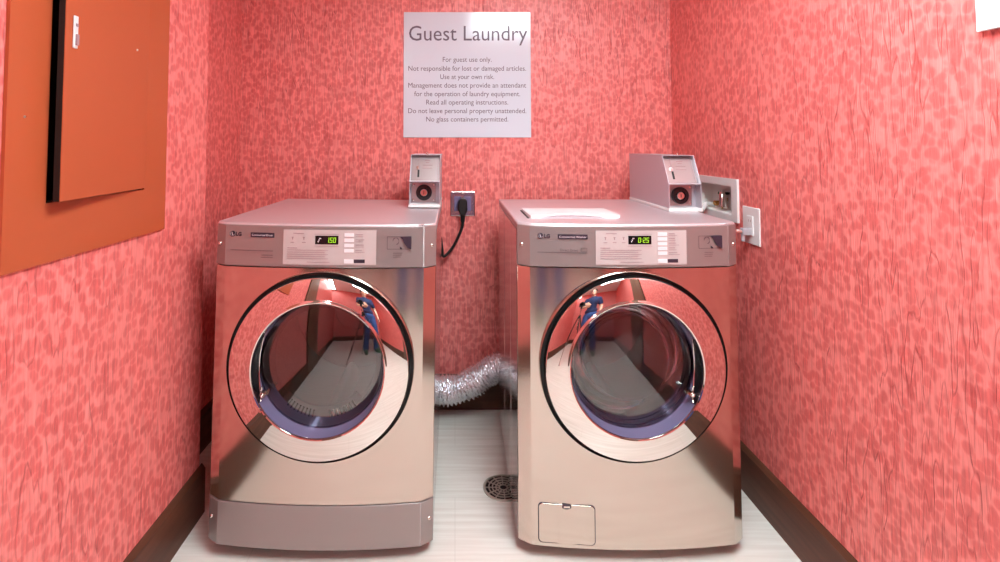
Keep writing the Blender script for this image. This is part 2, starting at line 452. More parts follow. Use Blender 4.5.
def make_machine(kind, X, label):
    dry = kind == 'dryer'
    root = thing('clothes_dryer' if dry else 'washing_machine', (X, 1.585, 0), label, 'dryer' if dry else 'washing machine')
    D = 0.655                                    # depth behind the front panel
    # carcass
    mb = MB()
    mb.box(-HW+0.012, HW-0.012, 0.012, 0.02, 0.05, 0.955)
    mb.box(-HW+0.012, HW-0.012, D-0.012, D-0.002, 0.05, 0.955)
    mb.box(-HW+0.012, HW-0.012, 0.012, D-0.002, 0.045, 0.053)
    body = mb.build('cabinet', M['dark'], root)
    cut(body, MB().cyl((0, -0.05, 0.568), 0.245, 0, 0.15, 'y', 64))
    # side panels with two pressed vertical grooves
    for sgn in (-1, 1):
        pr = [(0.004, 0), (0.19, 0), (0.192, 0.004), (0.196, 0.004), (0.198, 0), (0.405, 0), (0.407, 0.004), (0.411, 0.004), (0.413, 0), (D, 0), (D, 0.01), (0.004, 0.01)]
        pts = [((sgn*(HW-q)), y) for y, q in pr]
        MB().prism(pts, 0.045, 0.958, 'z').build('side_panel', M['steel_side'], root)
    # feet
    for sx in (-1, 1):
        for y in (0.11, D-0.06):
            MB().lathe([(0, 0), (0.022, 0), (0.022, 0.012), (0.009, 0.016), (0.009, 0.047), (0, 0.047)], (sx*(HW-0.06), y, 0), 'z', 16).build('foot', M['black'], root, smooth=40)
    # top with rolled edge
    pts = [(x, fy(x)+0.002) for x in fxs()] + [(HW, D), (-HW, D)]
    MB().prism(pts, 0.957, 0.984, 'z').build('top_panel', M['steel_top'], root, bevel=0.006, smooth=30, bseg=3)
    # control fascia, front sheet, kick panel
    cp = front_slab(0.855, 0.9775, 0.012, 'control_panel', M['satin'], root, inset=0.0, bevel=0.0022)
    z0 = 0.169 if dry else 0.042
    fp = front_slab(z0, 0.8525, 0.012, 'front_panel', M['steel'], root, inset=0.002)
    cut(fp, MB().cyl((0, -0.1, 0.568), 0.2755, 0, 0.2, 'y', 96))
    me = fp.data                                  # exact normals of the bowed sheet
    nl = [None]*len(me.loops)
    for p_ in me.polygons:
        p_.use_smooth = True
        bow = p_.normal.y < -0.9 and all(abs(me.vertices[v].co.x) <= HW-CH+0.0005 for v in p_.vertices) and p_.area > 2e-6
        for li in p_.loop_indices:
            if bow:
                x_ = me.vertices[me.loops[li].vertex_index].co.x
                nl[li] = Vector((0.042*x_/(HW-CH)**2, -1, 0)).normalized()
            else: nl[li] = p_.normal.copy()
    me.normals_split_custom_set([tuple(v) for v in nl])
    # shadow gap backing between the panels
    if dry:
        kp = front_slab(0.042, 0.1665, 0.012, 'kick_panel', M['satin'], root)
        for sx in (-1, 1):
            mb = MB(); screw(mb, sx*(HW-0.012), 0.112); mb.build('screw', M['chrome_dull'], kp, smooth=50)
    for sx in (-1, 1):
        mb = MB(); screw(mb, sx*(HW-0.014), 0.918); mb.build('screw', M['chrome_dull'], cp, smooth=50)

    # ---- door (swings as one piece): all rings turned about the door axis
    dc = (0, -0.050, 0.568)
    flip = -1 if dry else 1                      # handle side
    door = MB().lathe([(0.2625, -0.0135), (0.2618, -0.0152), (0.2595, -0.0168), (0.203, -0.0278), (0.2005, -0.0286), (0.198, -0.0306), (0.195, -0.0314), (0.192, -0.0302), (0.1905, -0.027), (0.1905, -0.015), (0.25, 0.0)], dc, 'y', 128).build('door', M['chrome'], root, smooth=35)
    MB().lathe([(0.2765, 0.03), (0.2765, 0.002), (0.2750, -0.001), (0.2735, 0.002), (0.2735, 0.03)], dc, 'y', 128).build('outer_trim_ring', M['chrome_dull'], root, smooth=40)
    MB().lathe([(0.2733, 0.03), (0.2733, 0.012), (0.2640, 0.010), (0.2628, -0.0132), (0.255, -0.012), (0.2, -0.004), (0.2, 0.02)], dc, 'y', 96).build('gasket', M['black'], door, smooth=30)
    MB().lathe([(0.1902, -0.026), (0.1895, -0.022), (0.1885, 0.012), (0.186, 0.019), (0.182, 0.021), (0.182, 0.036), (0.195, 0.036)], dc, 'y', 96).build('inner_funnel', M['funnel'], door, smooth=30)
    # bowed outer glass, radius about 0.8 m
    gp = []
    for i in range(13):
        r = 0.1855*i/12
        gp.append((r, 0.018-(0.0211-(0.8-math.sqrt(0.64-r*r)))))
    MB().lathe(gp, dc, 'y', 96).build('door_glass', M['glass_smoke'] if dry else M['glass_clear'], door, smooth=60)
    # handle recess: dark crescent in the funnel with a bright edge and catch
    am = PI if dry else 0.0
    a0, a1 = (am-R(33), am+R(29)) if dry else (am-R(30), am+R(28))
    hp = []
    seg = 26
    mb = MB(); bm = mb.bm
    rows = []
    for i in range(seg+1):
        t = i/seg; a = a0+(a1-a0)*t; wd = max(0.02, math.sin(PI*t))**0.6
        ro, ri = 0.1893, 0.1883-0.006*wd
        row = []
        for r, p in ((ro, -0.0275), (ri, 0.008-0.032*(1-wd)), (ri, 0.012-0.032*(1-wd)), (ro+0.001, -0.02)):
            row.append(bm.verts.new((dc[0]+r*math.cos(a), dc[1]+p, dc[2]+r*math.sin(a))))
        rows.append(row)
    for A, B in zip(rows, rows[1:]):
        for q in range(4): bm.faces.new((A[q], A[(q+1) % 4], B[(q+1) % 4], B[q]))
    bm.faces.new(rows[0]); bm.faces.new(rows[-1])
    hd = mb.build('handle', M['black_gloss'], door, smooth=40)
    pts = []
    for i in range(seg+1):
        t = i/seg; a = a0+(a1-a0)*t; wd = max(0.02, math.sin(PI*t))**0.6
        r = 0.1883-0.0065*wd
        pts.append((dc[0]+r*math.cos(a), dc[1]+0.009-0.032*(1-wd), dc[2]+r*math.sin(a)))
    MB().tube(pts, 0.0022, 8).build('handle_edge', M['chrome'], hd, smooth=60)
    al = (am+R(25)) if dry else (am-R(24))
    lx, lz = dc[0]+0.178*math.cos(al), dc[2]+0.178*math.sin(al)
    mb = MB()
    mb.cyl((lx, dc[1]-0.013, lz), 0.0085, -0.006, 0.012, 'y', 18)
    mb.cyl((lx-flip*0.012, dc[1]-0.011, lz+0.006), 0.005, -0.004, 0.01, 'y', 14)
    mb.ball((lx, dc[1]-0.021, lz), 0.0055)
    mb.tube([(lx+flip*0.004, dc[1]-0.011, lz+0.005), (lx+flip*0.004, dc[1]-0.013, lz+0.022)], 0.003, 8)
    mb.build('latch', M['chrome'], hd, smooth=40)
    # drum behind the door
    drum = MB().lathe([(0.176, 0.045), (0.2, 0.05), (0.235, 0.085), (0.24, 0.12), (0.24, 0.5), (0.225, 0.52), (0.08, 0.53), (0.07, 0.515), (0, 0.51)], dc, 'y', 72).build('drum', M['drum'], root, smooth=40)
    for k in range(3):
        mb = MB()
        a = R(30+120*k)
        pts = [(math.cos(a+d)*r, math.sin(a+d)*r) for d, r in ((-0.16, 0.238), (-0.05, 0.19), (0.05, 0.19), (0.16, 0.238))]
        mb.prism([(p[0], p[1]+0.568) for p in pts], dc[1]+0.13, dc[1]+0.5, 'y')
        mb.build('drum_lifter', M['drum'], drum, bevel=0.008)
    if dry:
        # pale inner door ring and the slotted grille under the glass
        MB().lathe([(0.182, 0.022), (0.170, 0.030), (0.160, 0.036), (0.156, 0.07), (0.160, 0.074), (0.180, 0.06)], dc, 'y', 80).build('inner_ring', M['drum_light'], door, smooth=35)
        g = MB().lathe([(0.176, 0.033), (0.134, 0.041), (0.134, 0.049), (0.176, 0.043)], dc, 'y', 40, R(222), R(318)).build('lint_grille', M['drum_light'], root)
        for q in range(8):
            for a in (R(231+4.2*q), R(279+4.2*q)):
                ca, sa = math.cos(a), math.sin(a)
                pts = []
                for r, d in ((0.144, -0.0022), (0.144, 0.0022), (0.164, 0.0022), (0.164, -0.0022)):
                    pts.append((dc[0]+r*ca-d*sa, dc[2]+r*sa+d*ca))
                MB().prism(pts, dc[1]+0.0335, dc[1]+0.042, 'y').build('slot', M['black'], g)
    else:
        MB().lathe([(0.180, 0.036), (0.168, 0.046), (0.152, 0.095), (0.140, 0.122), (0.117, 0.138), (0.06, 0.148), (0, 0.150)], dc, 'y', 80).build('glass_bowl', M['glass_bowl'], door, smooth=60)
        MB().lathe([(0.184, 0.034), (0.176, 0.033), (0.174, 0.04), (0.184, 0.05)], dc, 'y', 80).build('inner_ring', M['drum_light'], door, smooth=35)
        MB().lathe([(0.245, 0.05), (0.2, 0.045), (0.185, 0.055), (0.19, 0.075), (0.21, 0.085)], dc, 'y', 80).build('door_seal', mat('seal_grey', srgb(120, 118, 124), 0.55), root, smooth=40)

    # ---- control panel markings
    o1, o2, o3 = 0.0014, 0.0022, 0.003
    if dry: L0, L1, lz0, lz1 = -0.119, 0.158, 0.864, 0.967
    else:   L0, L1, lz0, lz1 = -0.106, 0.166, 0.864, 0.965
    lab = decal(L0, L1, lz0, lz1, 0.001, 'label_plate', M['label'], cp)
    lab['label'] = 'pale pink printed label plate'
    dx = -0.023 if dry else -0.010
    dsp = decal(dx, dx+0.069, 0.9245, 0.950, o1, 'display', M['black_gloss'], cp)
    mb = MB()
    if dry: digits(mb, '150', dx+0.033, 0.9300, 0.0150, o3)
    else: digits(mb, '0:25', dx+0.0285, 0.9300, 0.0145, o3)
    mb.build('digits', M['digit'], dsp)
    mb = MB()
    for q in range(3): decal_mb(mb, dx+0.008+q*0.0022, dx+0.0105+q*0.0022, 0.931+q*0.0045, 0.9345+q*0.0045, o3)
    decal_mb(mb, dx+0.012, dx+0.018, 0.941, 0.9435, o3)
    mb.build('status_icon', M['print_white'], dsp)
    bx = 0.064 if dry else 0.078
    zs = [0.953, 0.9375, 0.922, 0.9065] if dry else [0.9545, 0.9405, 0.9265, 0.9125, 0.8985]
    for z in zs:
        decal(bx, bx+0.028, z-0.0052, z+0.0052, o1, 'button', M['button'], cp, th=0.0022)
    decal(bx, bx+0.028, 0.869, 0.881, o1, 'start_button', M['button'], cp, th=0.0022)
    decal(bx+0.0285, bx+0.061, 0.870, 0.8805, o1, 'start_legend', M['print_dark'], cp)
    mb = MB()                                     # fine print too small to read: plain hairlines
    for z in zs:
        decal_mb(mb, bx+0.033, bx+0.033+random.uniform(0.018, 0.03), z+0.0005, z+0.0018, o2)
        decal_mb(mb, bx+0.033, bx+0.033+random.uniform(0.02, 0.034), z-0.005, z-0.0042, o2)
    mb.build('button_legend', M['print'], lab)
    mb = MB()
    for q in range(5):
        decal_mb(mb, L0+0.013, L0+0.135-(0.01 if q % 2 else 0), 0.9065-q*0.0062, 0.9075-q*0.0062, o2)
    decal_mb(mb, L0+0.013, L0+0.042, 0.9125, 0.914, o2)
    decal_mb(mb, L0+0.072, L0+0.140, 0.8715, 0.8727, o2)
    decal_mb(mb, L0+0.03, L0+0.062, 0.9555, 0.957, o2)
    nic = 2 if dry else 3
    for q in range(nic):
        x = L0+0.028+q*(0.034 if dry else 0.027)
        decal_mb(mb, x-0.003, x+0.003, 0.944, 0.9455, o2); decal_mb(mb, x-0.0012, x+0.0012, 0.938, 0.944, o2)
        decal_mb(mb, x-0.0055, x+0.0055, 0.929, 0.9304, o2)
    for a in ((dx-0.002, dx+0.071, 0.954, 0.9548), (dx-0.002, dx+0.071, 0.919, 0.9198)): decal_mb(mb, *a, o2)
    mb.build('fine_print', M['print'], lab)
    # round maker's emblem, letters and name bar
    gx = -0.283+0.006 if dry else -0.275+0.006
    gz = 0.9505 if dry else 0.947
    mb = MB()
    n = 24
    mb.prism([(gx+0.0085*math.cos(2*PI*i/n), gz+0.0085*math.sin(2*PI*i/n)) for i in range(n)], fy(gx)-0.0032, fy(gx)+0.004, 'y')
    em = mb.build('emblem', M['print_dark'], cp)
    mb = MB()
    mb.box(gx-0.0008, gx+0.0004, fy(gx)-0.0037, fy(gx)-0.0031, gz-0.003, gz+0.004)
    mb.box(gx-0.0008, gx+0.003, fy(gx)-0.0037, fy(gx)-0.0031, gz-0.004, gz-0.003)
    mb.box(gx-0.0042, gx-0.003, fy(gx)-0.0037, fy(gx)-0.0031, gz+0.0012, gz+0.0024)
    for i in range(14):
        a = R(100+i*19); r = 0.0063
        if 100+i*19 > 365: break
        x, z = gx+r*math.cos(a), gz+r*math.sin(a)
        mb.box(x-0.0004, x+0.0004, fy(gx)-0.0037, fy(gx)-0.0031, z-0.0007, z+0.0007)
    mb.build('emblem_line', M['print_white'], em)
    text_on_front('LG', 0.0155, gx+0.0105, gz-0.0055, o2, 'lettering', M['print_dark'], cp, width=0.0175, bold=0.0007)
    n0, n1 = (-0.220, -0.147) if dry else (-0.218, -0.130)
    bar = decal(n0, n1, gz-0.0085, gz+0.0055, o1, 'name_bar', M['print_dark'], cp)
    text_on_front('Commercial Dryer' if dry else 'Commercial Washer', 0.0085, n0+0.004, gz-0.0045, o3, 'lettering', M['print_white'], bar, width=n1-n0-0.008)
    mb = MB()
    if dry:
        decal_mb(mb, -0.282, -0.150, 0.9015, 0.9028, o1)
        decal_mb(mb, -0.185, -0.150, 0.889, 0.8902, o1); decal_mb(mb, -0.187, -0.150, 0.882, 0.8832, o1)
    else:
        decal_mb(mb, -0.278, -0.131, 0.8975, 0.8988, o1)
        text_on_front('Direct Drive', 0.0105, -0.212, 0.9025, o2, 'lettering', M['print_mid'], cp, width=0.052)
        for a in ((-0.150, -0.132, 0.912, 0.9128), (-0.150, -0.132, 0.9015, 0.9023), (-0.150, -0.1492, 0.9015, 0.9128), (-0.1328, -0.132, 0.9015, 0.9128)): decal_mb(mb, *a, o1)
    mb.build('rule_line', M['print_mid'], cp)
    # coin-insert picture
    px = 0.190 if dry else 0.204
    W_, H_, zb = 0.072, 0.038, 0.910
    mb = MB()
    for a in ((0, W_, H_-0.0012, H_), (0, W_, 0, 0.0012), (0, 0.0012, 0, H_)): decal_mb(mb, px+a[0], px+a[1], zb+a[2], zb+a[3], o1)
    for q in range(3): decal_mb(mb, px+0.018, px+0.046-q*0.002, zb-0.012-q*0.0058, zb-0.0108-q*0.0058, o1)
    arc = [(px+0.026+0.009*math.cos(R(a)), zb+0.024+0.010*math.sin(R(a))) for a in range(-80, 200, 20)]
    for (xa, za), (xb, zb_) in zip(arc, arc[1:]):
        decal_mb(mb, min(xa, xb)-0.0003, max(xa, xb)+0.0003, min(za, zb_)-0.0003, max(za, zb_)+0.0003, o1)
    mb.build('coin_picture', M['print_mid'], cp)
    shape = [(0.038, 1.0), (1.0*0.072, 1.0), (0.072, 0.03), (0.061, 0.13), (0.050, 0.5), (0.046, 0.78), (0.043, 0.83)]
    ym = fy(px+0.05)
    mb = MB()
    mb.prism([(px+x, zb+z*H_) for x, z in shape], ym-0.0045, ym+0.0045, 'y')
    mb.prism([(px+0.038, zb+0.008), (px+0.044, zb+0.004), (px+0.045, zb), (px+0.039, zb)], ym-0.0045, ym+0.0045, 'y')
    mb.build('hand_picture', M['print_dark'], cp)

    if not dry:
        # drain access hatch with its notch
        def rrect(x0, x1, z0, z1, r, n=6):
            P = []
            for cx, cz, s0 in ((x1-r, z1-r, 0), (x0+r, z1-r, 90), (x0+r, z0+r, 180), (x1-r, z0+r, 270)):
                for i in range(n+1):
                    a = R(s0+90*i/n); P.append((cx+r*math.cos(a), cz+r*math.sin(a)))
            return P
        hx0, hx1, hz0, hz1 = -0.281, -0.116, 0.053, 0.167
        def curved(P, off, th, name, m, par, bev=0):
            # outline bent onto the bowed front
            mb = MB(); bm = mb.bm
            F = [bm.verts.new((x, fy(x)-off-th, z)) for x, z in P]; B = [bm.verts.new((x, fy(x)-off+0.004, z)) for x, z in P]
            ff = bm.faces.new(F); bm.faces.new(B)
            for i in range(len(P)): bm.faces.new((F[i], F[(i+1) % len(P)], B[(i+1) % len(P)], B[i]))
            return mb.build(name, m, par, bevel=bev)
        gp_ = curved(rrect(hx0, hx1, hz0, hz1, 0.012), -0.001, 0.0001, 'hatch_gap', M['print_dark'], fp)
        ht = curved(rrect(hx0+0.0022, hx1-0.0022, hz0+0.0022, hz1-0.0022, 0.011), -0.0014, 0.002, 'access_hatch', M['steel'], fp, bev=0.0012)
        mb = MB(); xm = (hx0+hx1)/2
        mb.prism([(xm-0.013, hz1-0.001), (xm+0.013, hz1-0.001), (xm+0.013, hz1-0.010), (xm+0.004, hz1-0.0135), (xm-0.004, hz1-0.0135), (xm-0.013, hz1-0.010)], fy(xm)-0.0015, fy(xm)+0.006, 'y')
        nb = mb.build('hatch_notch', M['print_dark'], ht)
        MB().box(xm-0.009, xm+0.009, fy(xm)-0.003, fy(xm), hz1-0.009, hz1-0.004).build('hatch_tab', M['chrome_dull'], ht)
        # detergent lid let into the top: white with a curved finger opening
        lx0, lx1, ly0, ly1 = -0.286, 0.010, 0.078, 0.272
        P = [(lx0, ly1), (lx1, ly1-0.004), (lx1+0.004, ly0+0.02), (lx1-0.012, ly0)]
        ax0, ax1, rise = lx0+0.045, lx1-0.06, 0.062
        for i in range(21):
            t = i/20; P.append((ax1+(ax0-ax1)*t, ly0+rise*(1-(2*t-1)**2)))
        P.append((lx0+0.004, ly0))
        lid = MB().prism(P, 0.9835, 0.9925, 'z').build('detergent_lid', M['white'], root, bevel=0.002)
        MB().box(ax0-0.006, ax1+0.006, ly0, ly0+rise+0.01, 0.9835, 0.9865).build('finger_recess', M['coin_metal'], lid)
        MB().box(lx0-0.006, lx0-0.001, ly0, ly1, 0.984, 0.9855).build('lid_gap_shadow', M['dark'], lid)  # dark strip laid in place of the shadow beside the lid
    return root

dryer = make_machine('dryer', -0.403, 'stainless steel front-loading dryer at left, display reading 150, separate grey kick panel')
washer = make_machine('washer', 0.526, 'stainless steel front-loading washer at right, display reading 0:25, access hatch low on front')
dryer.rotation_euler = (0, R(0.6), 0)

# ================================================================== COIN BOXES
def coin_box(X, Y, depth, z, label, rot=(0, 0, 0)):
    t = thing('coin_box', (X, Y, z), label, 'coin box', 'coin boxes on the machines', rot)
    W, H, HL, SB = 0.058, 0.187, 0.086, 0.056      # half width, height, ledge height, slope set-back
    prof = [(0, 0), (0, HL), (SB, H), (depth, H), (depth, 0)]
    mb = MB()
    for sx in (-1, 1): mb.prism([(y, q+0.011) for y, q in prof], sx*W-(0.0022 if sx > 0 else 0), sx*W+(0 if sx > 0 else 0.0022), 'x')
    mb.box(-W, W, SB, depth, H+0.009, H+0.011)
    mb.box(-W, W, depth-0.002, depth, 0.011, H+0.01)
    mb.box(-W, W, -0.001, 0.05, HL+0.009, HL+0.0125)   # ledge
    case = mb.build('case', M['coin_metal'], t, bevel=0.0006)
    MB().box(-W-0.002, W+0.002, -0.004, depth+0.002, 0, 0.011).build('base_plate', M['white'], t, bevel=0.002)
    # sloped coin face
    up = MB()
    y0, z0, y1, z1 = 0.022, HL+0.0125, SB+0.018, H+0.008
    up.prism([(y0, z0), (y1, z1), (y1+0.003, z1), (y0+0.003, z0)], -W+0.003, W-0.003, 'x')
    face = up.build('coin_face', M['coin_face'], t)
    def on_face(u, v, lift):                          # v 0..1 up the face
        return (u, y0+(y1-y0)*v-lift, z0+(z1-z0)*v+lift*0.55)
    mb = MB()
    def strip(u0, u1, v0, v1, lift=0.0012):
        vs = [mb.bm.verts.new(on_face(*a, lift)) for a in ((u0, v0), (u1, v0), (u1, v1), (u0, v1))]
        ws = [mb.bm.verts.new(on_face(*a, 0)) for a in ((u0, v0), (u1, v0), (u1, v1), (u0, v1))]
        mb.bm.faces.new(vs); mb.bm.faces.new(ws)
        for i in range(4): mb.bm.faces.new((vs[i], vs[(i+1) % 4], ws[(i+1) % 4], ws[i]))
    strip(-0.030, -0.023, 0.14, 0.42)
    mb.build('coin_slot', M['black'], face)
    mb = MB()
    strip(-0.0275, -0.0262, 0.45, 0.98); strip(0.047, 0.0485, 0.03, 0.97)
    strip(-0.004, 0.018, 0.78, 0.81); strip(0.0, 0.014, 0.70, 0.73); strip(-0.012, 0.026, 0.48, 0.495); strip(-0.01, 0.026, 0.60, 0.61)
    mb.build('engraved_line', M['print'], face)
    mb = MB(); strip(-0.034, -0.0265, 0.44, 0.56, 0.004)
    mb.build('return_lever', M['chrome'], face)
    # recessed lower plate with lock
    RD = 0.04
    pl = MB().box(-W+0.006, W-0.016, RD, RD+0.003, 0.016, HL+0.004).build('lock_plate', M['coin_face'], t, bevel=0.001)
    MB().box(-W+0.002, W-0.002, RD+0.004, RD+0.006, 0.011, HL+0.01).build('recess_back', M['coin_metal'], t)
    lc = (-0.004, RD, 0.053)
    MB().lathe([(0.0305, 0.001), (0.0305, -0.010), (0.0285, -0.0125), (0.018, -0.0125), (0.016, -0.004), (0, -0.004)], lc, 'y', 36).build('lock_ring', M['black_gloss'], pl, smooth=35)
    lk = MB().lathe([(0.0135, -0.003), (0.0135, -0.013), (0.012, -0.0145), (0, -0.0145)], lc, 'y', 30).build('lock_cylinder', M['chrome'], pl, smooth=35)
    MB().box(lc[0]-0.0012, lc[0]+0.0012, RD-0.0152, RD-0.0142, lc[2]-0.006, lc[2]+0.006).build('keyhole', M['black'], lk)
    for x, zz in ((-0.044, 0.024), (0.034, 0.024), (-0.044, 0.082), (0.034, 0.082)):
        MB().lathe([(0, -0.003), (0.003, -0.0025), (0.0042, 0)], (x, RD, zz), 'y', 12).build('screw', M['chrome'], pl, smooth=50)
    MB().lathe([(0, 0), (0.006, 0), (0.006, 0.004), (0.003, 0.005), (0.003, 0.009), (0, 0.010)], (0.004, SB+0.012, H+0.011), 'z', 14).build('stud', M['chrome_dull'], t, smooth=40)
    return t
coin_box(-0.116, 1.945, 0.29, 0.9845, 'grey metal coin box with round lock on the dryer top, seen straight on', (0, R(0.6), 0))
coin_box(0.817, 1.825, 0.41, 0.9845, 'grey metal coin box with round lock on the washer top, its long left side showing')

# ================================================================== SIGN
sg = thing('wall_sign', (0.058, YB, 1.2555), 'white square notice with grey Guest Laundry lettering on the red back wall', 'sign')
MB().box(-0.303, 0.303, -0.006, 0, 0, 0.60).build('board', M['sign'], sg, bevel=0.0015)
def sign_line(body, cap_z, width, cx, name, size):
    me = text_mesh(body, size, 'LEFT')
    xs = [v.co.x for v in me.vertices]
    k = width/(max(xs)-min(xs)); x0 = min(xs)
    for v in me.vertices: v.co = (cx-width/2+(v.co.x-x0)*k, -0.0066, cap_z+v.co.y)
    me.materials.clear(); me.materials.append(M['ink']); me.name = name
    o = bpy.data.objects.new(name, me); COL.objects.link(o); o.parent = sg
sign_line('Guest Laundry', 0.4625, 0.565, 0.005, 'heading', 0.103)
px = 2.43/512
for body, y, wpx in (('For guest use only.', 59, 49), ('Not responsible for lost or damaged articles.', 68, 118), ('Use at your own risk.', 76.4, 54),
        ('Management does not provide an attendant', 85, 118), ('for the operation of laundry equipment.', 93.6, 106), ('Read all operating instructions.', 102, 82),
        ('Do not leave personal property unattended.', 110.6, 118), ('No glass containers permitted.', 119, 82)):
    z = 1.22-(y+2.6-145)*px-1.2555
    sign_line(body, z, wpx*px, 0.0, 'text_line', 0.0335)

# ================================================================== ELECTRICAL PANEL
ep = thing('electrical_panel', (XL, 1.235, 0.978), 'orange painted electrical panel on the left wall with its door ajar', 'electrical panel')
# local x into the room, y along the wall, z up
mb = MB()
q0, q1, r0, r1 = PY0-1.235, PY1-1.235, PZ0-0.978, PZ1-0.978
for a in ((0.957-1.235, q0, 0, 1.05), (q1, 1.493-1.235, 0, 1.05), (q0, q1, 0, r0), (q0, q1, r1, 1.05)): mb.box(0.0008, 0.008, *a)
mb.build('cover_plate', M['orange'], ep)
# door hinged on its far edge
hinge = (0.010, q1-0.002)
ang = R(5.0)
dl = 0.338
dv = Vector((math.sin(ang), -math.cos(ang), 0)); nv = Vector((math.cos(ang), math.sin(ang), 0))
H0 = Vector((hinge[0], hinge[1], 0))
def dpt(u, n, z): p = H0+dv*u+nv*n; return (p.x, p.y, z)
def dbox(mb, u0, u1, n0, n1, z0, z1):
    v = [mb.bm.verts.new(dpt(*a)) for a in ((u0,n0,z0),(u1,n0,z0),(u1,n1,z0),(u0,n1,z0),(u0,n0,z1),(u1,n0,z1),(u1,n1,z1),(u0,n1,z1))]
    for f in ((0,3,2,1),(4,5,6,7),(0,1,5,4),(1,2,6,5),(2,3,7,6),(3,0,4,7)): mb.bm.faces.new([v[i] for i in f])
z0, z1 = 1.104-0.978, 1.895-0.978
mb = MB()
dbox(mb, 0.0, dl, 0, 0.002, z0, z1); 
dbox(mb, 0.004, dl, -0.008, 0, z0, z0+0.002)
dr = mb.build('door', M['orange'], ep, bevel=0.0008)
mb = MB(); dbox(mb, dl-0.003, dl, -0.012, 0, z0, z1); mb.build('edge_strip', M['black'], dr)  # door edge blackened to carry on the dark of the gap
mb = MB(); dbox(mb, 0.303, 0.317, 0.002, 0.006, 1.425-0.978, 1.495-0.978)
lt_ = mb.build('latch', M['white'], dr, bevel=0.002)
mb = MB(); dbox(mb, 0.306, 0.313, 0.006, 0.010, 1.432-0.978, 1.455-0.978); dbox(mb, 0.306, 0.313, 0.006, 0.008, 1.472-0.978, 1.478-0.978)
mb.build('thumb_slide', M['print'], lt_)
mb = MB(); p = dpt(0.06, 0.002, 1.468-0.978); mb.ball((p[0], p[1], p[2]), 0.003); mb.build('screw', M['white'], dr)
MB().ball((0.008, 0.997-1.235, 1.275-0.978), 0.0032).build('screw', M['chrome_dull'], ep)

# ================================================================== WALL FITTINGS
# back outlet with steel plate
ol = thing('wall_outlet', (0.036, YB, 0.944), 'square steel outlet plate on the back wall between the two machines', 'outlet')
MB().box(-0.058, 0.058, -0.007, 0, -0.058, 0.058).build('cover_plate', M['chrome_dull'], ol, bevel=0.004)
rgrey = mat('receptacle_grey', srgb(120, 104, 140), 0.4)
for sx in (-1, 1): MB().box(sx*0.024-0.017, sx*0.024+0.017, -0.009, -0.004, -0.034, 0.034).build('receptacle', rgrey, ol, bevel=0.003)
for zz in (-0.046, 0.046): MB().lathe([(0, -0.0025), (0.003, -0.002), (0.0035, 0)], (0, -0.007, zz), 'y', 12).build('screw', M['chrome_dull'], ol)
# black plug and cord running down behind the dryer
pc = thing('power_cord', (0.036, YB-0.009, 0.94), 'black plug and power cord hanging from the steel outlet behind the dryer', 'power cord')
mb = MB()
mb.prism([(-0.020, 0.022), (-0.012, 0.030), (0.012, 0.030), (0.020, 0.022), (0.022, -0.022), (0.012, -0.045), (-0.012, -0.045), (-0.022, -0.022)], -0.040, 0, 'y')
pg = mb.build('plug', M['black'], pc, bevel=0.006, smooth=40)
MB().lathe([(0, 0), (0.012, 0), (0.009, -0.035), (0, -0.036)], (0, -0.022, -0.042), 'z', 16).build('strain_relief', M['black'], pg, smooth=40)
def bez(P, n=16):
    out = []
    P = [Vector(p) for p in P]
    for i in range(len(P)-1):
        p0, p1, p2, p3 = P[max(i-1, 0)], P[i], P[i+1], P[min(i+2, len(P)-1)]
        for k in range(n):
            t = k/n
            out.append(0.5*((2*p1)+(-p0+p2)*t+(2*p0-5*p1+4*p2-p3)*t*t+(-p0+3*p1-3*p2+p3)*t**3))
    out.append(P[-1]); return out
MB().tube(bez([(0, -0.022, -0.07), (-0.006, -0.024, -0.11), (-0.045, -0.03, -0.19), (-0.088, -0.04, -0.232), (-0.096, -0.05, -0.19), (-0.108, -0.07, -0.13), (-0.16, -0.09, -0.1), (-0.2, -0.1, -0.12)]), 0.0065, 10).build('cord', M['black'], pc, smooth=60)

# right wall outlet with a pale plug
ro = thing('wall_outlet', (XR, 1.787, 0.941), 'tall white outlet plate on the right wall beside the washer', 'outlet')
MB().box(-0.006, 0, -0.05, 0.05, -0.064, 0.064).build('cover_plate', M['white'], ro, bevel=0.003)
mb = MB()
mb.box(-0.009, -0.004, -0.017, 0.017, -0.034, 0.034)
rc2 = mb.build('receptacle', M['white'], ro, bevel=0.002)
for yy in (-0.006, 0.006): MB().box(-0.0095, -0.0085, yy-0.001, yy+0.001, 0.013, 0.021).build('slot', M['print'], rc2)
wp = thing('power_cord', (XR-0.009, 1.787, 0.921), 'pale grey plug and cord in the white outlet on the right wall', 'power cord')
mb = MB()
mb.prism([(-0.011, 0.012), (0.011, 0.012), (0.011, -0.012), (-0.011, -0.012)], -0.03, 0, 'x')
pg = mb.build('plug', M['coin_metal'], wp, bevel=0.003)
MB().tube([(-0.028, 0, 0.0), (-0.045, 0.001, 0.002), (-0.075, 0.003, 0.004)], [0.008, 0.0065, 0.0045], 12).build('strain_relief', M['chrome_dull'], pg, smooth=50)
MB().tube(bez([(-0.07, 0.003, 0.004), (-0.11, 0.03, 0.0), (-0.10, 0.12, -0.09), (-0.09, 0.3, -0.2), (-0.09, 0.5, -0.25)]), 0.0038, 8).build('cord', M['coin_metal'], wp, smooth=60)
mb = MB(); mb.box(-0.03, -0.02, -0.004, 0.004, -0.034, -0.010); mb.build('pull_tab', M['coin_metal'], pg, bevel=0.002)

